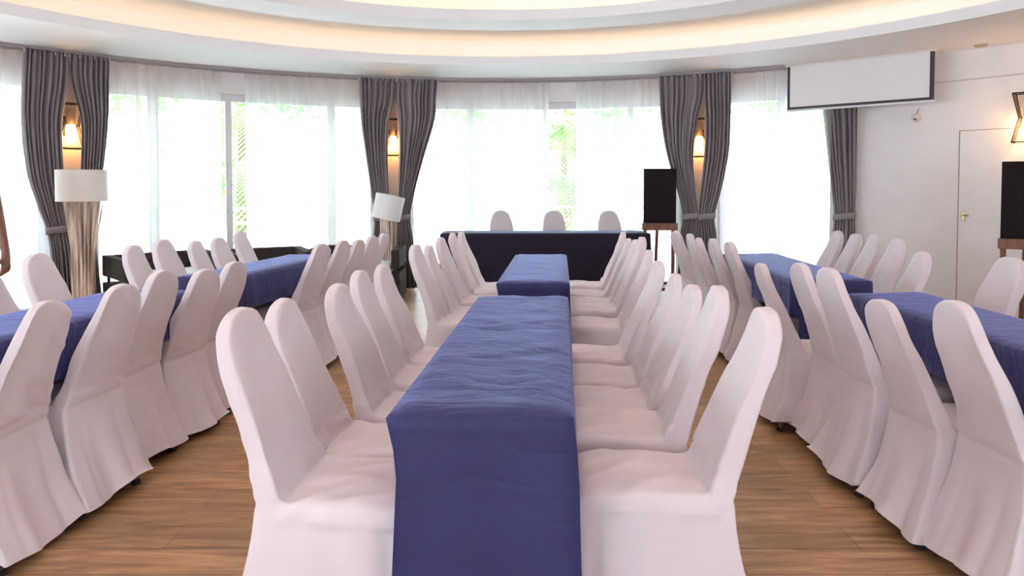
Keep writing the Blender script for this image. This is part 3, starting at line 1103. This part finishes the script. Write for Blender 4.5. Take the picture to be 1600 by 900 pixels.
def chair_mesh(seed):
    rnd = random.Random(seed)
    bm = bmesh.new()
    V = {}
    def occ(i, j, k):
        if not (0 <= i < 4 and 0 <= k < 7 and 0 <= j < 4): return False
        return k < 3 or j == 0
    def pos(i, j, k):
        xf, y, z = XF[i], YS[j], ZK[k]
        x = xf * HW[k]
        if k >= 3 and j <= 1:                      # the leaning back
            hgt = z - .452
            lean = -.285 * hgt - .05 * hgt * hgt
            th = .062 - .026 * (hgt / .45)
            yb = -.198 + lean
            y = yb if j == 0 else yb + th + (.008 if k == 3 else 0)
            if k < 7: y -= .012 * (1 - abs(xf)) if j == 0 else .010 * (1 - abs(xf))
            if k == 7:
                z = [.868, .920, .932, .920, .868][i]
                x = [-.108, -.068, 0, .068, .108][i]
            if k == 6:
                z = [.77, .83, .83, .83, .77][i]
        elif k < 3 and j == 0:                     # skirt flares out behind
            y = [-.312, -.240, -.204][k]
            x *= [1.08, 1.01, 1.0][k]
        elif k < 3 and j == 4:
            y = [.246, .240, .238][k]
        if k == 3 and j >= 2:
            x *= [0, 0, 1.0, 1.02, 1.02][j]
            z += [0, 0, .004, .010, -.004][j] + (.006 if abs(xf) < .6 else 0)
        if k == 3 and j == 4: y = .236
        return Vector((x, y, z))
    def vert(i, j, k):
        if (i, j, k) not in V: V[(i, j, k)] = bm.verts.new(pos(i, j, k))
        return V[(i, j, k)]
    for i in range(4):
        for j in range(4):
            for k in range(7):
                if not occ(i, j, k): continue
                for di, dj, dk, q in ((-1, 0, 0, [(0, 0, 0), (0, 0, 1), (0, 1, 1), (0, 1, 0)]), (1, 0, 0, [(1, 0, 0), (1, 1, 0), (1, 1, 1), (1, 0, 1)]),
                                      (0, -1, 0, [(0, 0, 0), (1, 0, 0), (1, 0, 1), (0, 0, 1)]), (0, 1, 0, [(0, 1, 0), (0, 1, 1), (1, 1, 1), (1, 1, 0)]),
                                      (0, 0, 1, [(0, 0, 1), (1, 0, 1), (1, 1, 1), (0, 1, 1)]), (0, 0, -1, [(0, 0, 0), (0, 1, 0), (1, 1, 0), (1, 0, 0)])):
                    if occ(i + di, j + dj, k + dk): continue
                    if dk == -1: continue
                    bm.faces.new([vert(i + a, j + b, k + c) for a, b, c in q])
    cl = bm.edges.layers.float.new('crease_edge')
    for (i, j, k), v in V.items():
        for (i2, j2, k2) in ((i, j, k + 1),):
            if (i2, j2, k2) in V and i in (0, 4) and j in (0, 4) and k < 3:
                e = bm.edges.get((v, V[(i2, j2, k2)]))
                if e: e[cl] = .45
        for (i2, j2, k2) in ((i, j + 1, k), (i + 1, j, k)):
            if (i2, j2, k2) in V and k == 3:
                e = bm.edges.get((v, V[(i2, j2, k2)]))
                if e and ((i in (0, 4) and i2 == i and j >= 1) or (j == 4 and j2 == 4)): e[cl] = .25
                if e and j == 1 and j2 == 1: e[cl] = .55
    for (i, j, k), v in V.items():
        if k >= 3 and j in (0, 1) and i in (0, 4) and (i, j, k + 1) in V:
            e = bm.edges.get((v, V[(i, j, k + 1)]))
            if e: e[cl] = .6
        if k == 7 and j in (0, 1) and (i + 1, j, k) in V:
            e = bm.edges.get((v, V[(i + 1, j, k)]))
            if e: e[cl] = .6
    bmesh.ops.recalc_face_normals(bm, faces=bm.faces[:])
    me = bpy.data.meshes.new('cover_tmp')
    bm.to_mesh(me); bm.free()
    o = bpy.data.objects.new('cover_tmp', me)
    COL.objects.link(o)
    s = o.modifiers.new('s', 'SUBSURF'); s.levels = 3; s.render_levels = 3
    me2 = bpy.data.meshes.new_from_object(o.evaluated_get(bpy.context.evaluated_depsgraph_get()))
    bpy.data.objects.remove(o)
    so = Vector((seed * 5.1, seed * 2.3, seed * .7))
    a1, a2, a3 = rnd.uniform(0, 6), rnd.uniform(0, 6), rnd.uniform(0, 6)
    sag = rnd.uniform(.3, 1)
    nr = [v.normal.copy() for v in me2.vertices]
    for v, n in zip(me2.vertices, nr):
        p = v.co.copy()
        d = 0
        if p.z < .45:
            f = min(1, max(0, (.44 - p.z) / .40))
            side = abs(n.x) > .6
            s = p.y if side else p.x
            d += f ** 1.2 * (.014 * math.sin(s * 24 + a1 + (2 if side else 0) + 2 * p.z) + .007 * math.sin(s * 47 + a2 + 3 * p.z)) + f * .012 * noise.noise(p * 7 + so)
            # vertical pleat at the front corners and rear corners
            if abs(n.y) > .5 and p.y < 0:
                d += -.010 * f * math.exp(-((abs(p.x) - .10) / .018) ** 2)
        if p.z > .40 and p.y > -.16 and p.z < .50:     # seat: pulled folds
            q = Vector((p.x * 9 + p.y * 4, p.y * 3.5, seed))
            w = ridge(q + so)
            fall = min(1, (.24 - abs(p.y)) / .05 if p.y > 0 else 1)
            d += .015 * sag * w * max(0, fall) + .004 * noise.noise(p * 13 + so)
        if n.y < -.5 and .38 < p.z < .5:
            d += -.005 * math.exp(-((p.z - .445 - .012 * p.x) / .012) ** 2)
        if abs(n.x) > .6 and p.z < .44 and p.y > .1:
            d += -.022 * min(1, f * 1.6) * math.exp(-((p.y - .165 - .02 * f) / .014) ** 2)
        if p.z > .5:
            d += .008 * noise.noise(p * 6 + so) + .006 * sag * ridge(Vector((p.x * 7 + p.z * 9, p.z * 6, seed)) + so) * (1 if n.y < 0 else .6)
        v.co = p + n * d
        if p.z < .06:
            v.co.z += .014 * math.sin(p.x * 13 + a3) + .012 * math.sin(p.y * 15 + a2) + .004
    me2.update()
    vn = [v.normal.copy() for v in me2.vertices]
    sets = {'seat': [], 'backrest': [], 'skirt': []}
    for pl in me2.polygons:
        c = pl.center
        if c.z > .475 or (c.z > .44 and c.y < -.14): sets['backrest'].append(pl)
        elif pl.normal.z > .55 and c.z > .38: sets['seat'].append(pl)
        else: sets['skirt'].append(pl)
    out = {}
    for nm, pls in sets.items():
        idx = {}
        vs, fs = [], []
        for pl in pls:
            f = []
            for vi in pl.vertices:
                if vi not in idx:
                    idx[vi] = len(vs); vs.append(vi)
                f.append(idx[vi])
            fs.append(f)
        m = bpy.data.meshes.new(nm)
        m.from_pydata([me2.vertices[i].co[:] for i in vs], [], fs)
        for p in m.polygons: p.use_smooth = True
        m.normals_split_custom_set_from_vertices([vn[i][:] for i in vs])
        m.materials.append(M_cover)
        out[nm] = m
    bpy.data.meshes.remove(me2)
    return out


def leg_mesh():
    bm = bmesh.new()
    box(bm, (-.011, -.011, .018), (.011, .011, .34), None, .003)
    me = bpy.data.meshes.new('leg'); bm.to_mesh(me); bm.free(); me.materials.append(M_leg)
    bm = bmesh.new()
    box(bm, (-.014, -.014, 0), (.014, .014, .022), None, .003)
    mf = bpy.data.meshes.new('foot'); bm.to_mesh(mf); bm.free(); mf.materials.append(M_rubber)
    return me, mf


LEG, FOOT = leg_mesh()


def make_chair(seed):
    t = thing('banquet_chair', 'x', 'chair')
    for nm, m in chair_mesh(seed).items():
        o = bpy.data.objects.new(nm, m)
        COL.objects.link(o); o.parent = t
    for sx in (-1, 1):
        for y, ry in ((-.255, -.27), (.19, 0)):
            l = bpy.data.objects.new('leg', LEG)
            COL.objects.link(l); l.parent = t
            l.location = (sx * .165, y, 0)
            l.rotation_euler = (ry, 0, 0)
            f = bpy.data.objects.new('rubber_foot', FOOT)
            COL.objects.link(f); f.parent = l
    return t


protos = [make_chair(s) for s in (1, 2, 3, 4, 5)]
used = [False] * 5
count = 0


def put_chair(x, y, dist, face, label, group, h=None, dr=0, sx=.95):
    """x, y: the top of the back in the photo; dist: how far down the room; face: direction the sitter looks (degrees from +Y, clockwise)"""
    global count
    k = (count * 2 + count // 5) % 5
    count += 1
    p = at_d(x, y, dist)
    hh = min(.96, max(.855, p.z)) if h is None else h
    a = math.radians(face + dr)
    fwd = Vector((math.sin(a), math.cos(a), 0))
    o = protos[k] if not used[k] else copy_tree(protos[k])
    used[k] = True
    org = p + fwd * .335
    o.location = (org.x, org.y, 0)
    o.rotation_euler = (0, 0, -a)
    o.scale = (sx, 1, hh / .912)
    tag(o, label, 'chair', group)
    return o


ORD = ['nearest', 'second', 'middle', 'fourth', 'farthest']
SLANT = math.degrees(-TAB)
FR, FL = 90 + SLANT, -90 + SLANT      # facing right / left across the tables


def row(items, face, text, group, ords=ORD, drs=None):
    for i, (x, y, d) in enumerate(items):
        put_chair(x, y, d, face, text % ords[i], group, dr=(drs[i] if drs else random.uniform(-3, 3)))


# right of the central tables, facing left
row([(1204, 490, 1.95), (1130, 453, 2.32), (1090, 451, 2.69), (1062, 434, 3.06), (1034, 413, 3.46)], FL,
    'white covered chair right of the near central table, %s of five', 'chairs right of the near central table', drs=(-1, 2, -2, 1, -2))
row([(1019, 395, 4.25), (1007, 374, 4.66), (996, 378, 5.06), (985, 375, 5.46), (977, 365, 5.88)], FL,
    'white covered chair right of the second central table, %s of five', 'chairs right of the second central table', drs=(1, -2, 0, 2, 0))
# left of the central tables, facing right
row([(366, 490, 1.95), (435, 474, 2.30), (522, 450, 2.70), (556, 428, 3.10), (592, 419, 3.50)], FR,
    'white covered chair left of the near central table, %s of five', 'chairs left of the near central table', drs=(2, 1, 2, -1, 1))
row([(645, 386, 4.38), (666, 387, 4.76), (685, 374, 5.14), (704, 367, 5.54), (718, 365, 5.94)], FR,
    'white covered chair left of the second central table, %s of five', 'chairs left of the second central table', drs=(3, 0, 2, 0, 1))
# left near table
row([(80, 477, 2.38), (194, 451, 2.76), (258, 428, 3.14), (325, 428, 3.50), (371, 415, 3.87)], FL + 3,
    'white covered chair on the aisle side of the left near table, %s of five', 'chairs on the aisle side of the left near table', drs=(-6, 0, -1, 5, 2))
row([(-32, 434, 3.35), (53, 400, 3.95)], FR,
    'white covered chair behind the left near table, %s', 'chairs behind the left near table', ords=['partly cut off', 'standing before the left drapes'], drs=(0, -3))
# left far table
row([(505, 384, 4.68), (538, 379, 5.06), (563, 380, 5.42), (584, 375, 5.80), (602, 370, 6.18)], FL + 6,
    'white covered chair on the aisle side of the left far table, %s of five', 'chairs on the aisle side of the left far table', drs=(4, 2, 0, 3, -3))
row([(203, 387, 4.60), (250, 377, 4.95), (302, 380, 5.30), (338, 376, 5.66), (372, 364, 6.04)], FR,
    'white covered chair on the sofa side of the left far table, %s of five', 'chairs on the sofa side of the left far table', drs=(-4, 0, -4, 0, 0))
# right near table
row([(1484, 478, 2.20), (1372, 475, 2.56), (1291, 425, 2.97), (1246, 416, 3.36), (1186, 417, 3.74)], FR - 4,
    'white covered chair on the aisle side of the right near table, %s of five', 'chairs on the aisle side of the right near table', drs=(0, 0, 0, 2, 6))
put_chair(1583, 405, 3.80, FL, 'white covered chair on the wall side of the right near table, before the easel', 'chairs on the wall side of the right near table', dr=-6)
# right far table
row([(1137, 381, 4.86), (1111, 376, 5.24), (1089, 377, 5.62), (1075, 368, 6.00), (1054, 364, 6.38)], FR - 2,
    'white covered chair on the aisle side of the right far table, %s of five', 'chairs on the aisle side of the right far table', drs=(-2, -2, 3, 0, -12))
row([(1445, 397, 4.28), (1407, 375, 4.92), (1370, 370, 5.28), (1340, 368, 5.64), (1312, 363, 6.02)], FL,
    'white covered chair on the wall side of the right far table, %s of five', 'chairs on the wall side of the right far table', drs=(4, 0, 0, 2, -2))
# behind the head table
for x, d, lab in ((783, 8.48, 'left one of three'), (865, 8.46, 'middle one of three'), (951, 8.42, 'right one of three')):
    put_chair(x, 329, d, 180 - 4, 'white covered chair behind the dark head table, facing the room, ' + lab, 'chairs behind the head table', h=.975, dr=0, sx=1.05)


# ---------------------------------------------------------------- person at the left edge
def skin_obj(name, verts, edges, rads, m, parent=None, sub=2, root=0):
    me = bpy.data.meshes.new(name)
    me.from_pydata(verts, edges, [])
    o = bpy.data.objects.new(name, me)
    COL.objects.link(o)
    me.materials.append(m)
    md = o.modifiers.new('skin', 'SKIN')
    md.use_smooth_shade = True
    for i, r in enumerate(rads):
        me.skin_vertices[0].data[i].radius = (r, r) if not isinstance(r, tuple) else r
    me.skin_vertices[0].data[root].use_root = True
    s = o.modifiers.new('sub', 'SUBSURF'); s.levels = sub; s.render_levels = sub
    if parent is not None: o.parent = parent
    return o


hand = at_d(15, 398, 4.76)            # wrist
PX, PYY = hand.x - .300, 4.74
person = thing('person', 'person standing at the left edge, only a bare arm with loosely curled fingers in view', 'person', (PX, PYY, 0), 0)
# local frame: figure faces -Y (towards the tables), its left arm hangs at +X
bv = [(0, 0, .96), (0, 0, 1.10), (0, -.005, 1.28), (0, 0, 1.42), (0, .005, 1.50), (0, -.005, 1.57),      # 0-5 pelvis to skull base
      (0, -.012, 1.645), (0, -.01, 1.72),                                                                # 6-7 head
      (.165, 0, 1.40), (.215, .02, 1.12), (.232, -.01, .91),                                             # 8-10 left arm to the wrist (elbow, wrist)
      (-.165, 0, 1.40), (-.215, .02, 1.12), (-.235, -.03, .89),                                          # 11-13 right arm
      (.09, 0, .90), (.10, -.01, .50), (.10, .02, .09), (.105, -.14, .04),                               # 14-17 left leg
      (-.09, 0, .90), (-.10, -.01, .50), (-.10, .02, .09), (-.105, -.14, .04)]                           # 18-21 right leg
wz = hand.z
bv[10] = (.300, -.010, wz); bv[9] = (.225, .022, wz + .245)
bv[13] = (-.236, -.010, wz); bv[12] = (-.212, .022, wz + .245)
be = [(0, 1), (1, 2), (2, 3), (3, 4), (4, 5), (5, 6), (6, 7), (3, 8), (8, 9), (9, 10), (3, 11), (11, 12), (12, 13), (0, 14), (14, 15), (15, 16), (16, 17), (0, 18), (18, 19), (19, 20), (20, 21)]
br = [(.155, .11), (.14, .10), (.16, .11), (.13, .09), .055, .07, (.085, .10), (.07, .085), .062, .042, .026, .062, .042, .026, .088, .058, .040, .035, .088, .058, .040, .035]
# palms and fingers grow out of each wrist, as part of the same body
def add_hand(wi, sg):
    W = Vector(bv[wi])
    palm = len(bv)
    bv.append((W.x + .004 * sg, W.y - .012, W.z - .050)); br.append((.020, .034)); be.append((wi, palm))
    c = Vector(bv[palm])
    for k, (fy, ln) in enumerate(((-.034, .078), (-.012, .088), (.010, .082), (.031, .064))):
        p = Vector((c.x, c.y + fy, c.z - .040))
        i0 = len(bv)
        bv.append(p[:]); br.append(.0125); be.append((palm, i0))
        curl = .55 + .12 * k
        a = 0
        q = p
        for s, r in ((.42, .0105), (.33, .0095), (.25, .0080)):
            a += curl * (1 if s < .42 else .5)
            q = q + Vector((-sg * math.sin(a), 0, -math.cos(a))) * ln * s
            bv.append(q[:]); br.append(r); be.append((len(bv) - 2, len(bv) - 1))
    q = Vector((c.x - .004 * sg, c.y - .030, c.z + .022))
    i0 = len(bv)
    bv.append(q[:]); br.append(.014); be.append((palm, i0))
    for d, r in (((-.010 * sg, -.024, -.030), .0115), ((-.018 * sg, -.006, -.030), .0095)):
        q = q + Vector(d)
        bv.append(q[:]); br.append(r); be.append((len(bv) - 2, len(bv) - 1))
add_hand(10, 1)
add_hand(13, -1)
skin_obj('body', bv, be, br, M_skin, person)
M_shirt = fabric('dark_shirt_cloth', (.05, .05, .07), (.08, .08, .10))
sv = [(0, 0, .88), (0, 0, 1.12), (0, -.005, 1.28), (0, 0, 1.415), (.15, 0, 1.415), (.20, .012, 1.27), (-.15, 0, 1.415), (-.20, .012, 1.27)]
skin_obj('shirt', sv, [(0, 1), (1, 2), (2, 3), (3, 4), (4, 5), (3, 6), (6, 7)], [(.205, .150), (.195, .140), (.20, .138), (.165, .115), .09, .072, .09, .072], M_shirt, person)
bm = bmesh.new()
for sd in (-1, 1):
    tube(bm, [(sd * .085, 0, .95), (sd * .09, 0, .84), (sd * .10, -.01, .50), (sd * .10, .02, .08)], [.085, .100, .076, .064], 16)
bmesh.ops.create_uvsphere(bm, u_segments=24, v_segments=16, radius=1, matrix=Matrix.Translation((0, 0, .96)) @ Matrix.Diagonal((.178, .130, .135, 1)))
obj('trousers', bm, mat('trouser_cloth', (.03, .03, .04), .8), person, True)
for s in (-1, 1):
    bm = bmesh.new()
    box(bm, (s * .105 - .045, -.21, 0), (s * .105 + .045, .07, .075), None, .025)
    obj('shoe', bm, M_rubber, person, True)
bm = bmesh.new()
bmesh.ops.create_uvsphere(bm, u_segments=24, v_segments=16, radius=1)
bmesh.ops.transform(bm, matrix=Matrix.Translation((0, .018, 1.70)) @ Matrix.Diagonal((.095, .105, .105, 1)), verts=bm.verts)
bmesh.ops.delete(bm, geom=[v for v in bm.verts if v.co.y < -.045 and v.co.z < 1.745], context='VERTS')
obj('hair', bm, mat('black_hair', (.015, .012, .01), .5), person, True)
bm = bmesh.new()
for s in (-1, 1):
    bmesh.ops.create_uvsphere(bm, u_segments=12, v_segments=8, radius=.011, matrix=Matrix.Translation((s * .03, -.100, 1.675)))
obj('eyes', bm, mat('eye_white', (.5, .48, .46), .3), person, True)
bm = bmesh.new()
box(bm, (-.012, -.128, 1.625), (.012, -.09, 1.66), None, .008)
obj('nose', bm, M_skin, person, True)
bm = bmesh.new()
box(bm, (-.022, -.113, 1.594), (.022, -.09, 1.606), None, .004)
obj('mouth', bm, mat('lips', (.25, .08, .07), .5), person, True)
for s in (-1, 1):
    bm = bmesh.new()
    box(bm, (s * .092 - .008, -.015, 1.62), (s * .092 + .008, .02, 1.685), None, .007)
    obj('ear', bm, M_skin, person, True)
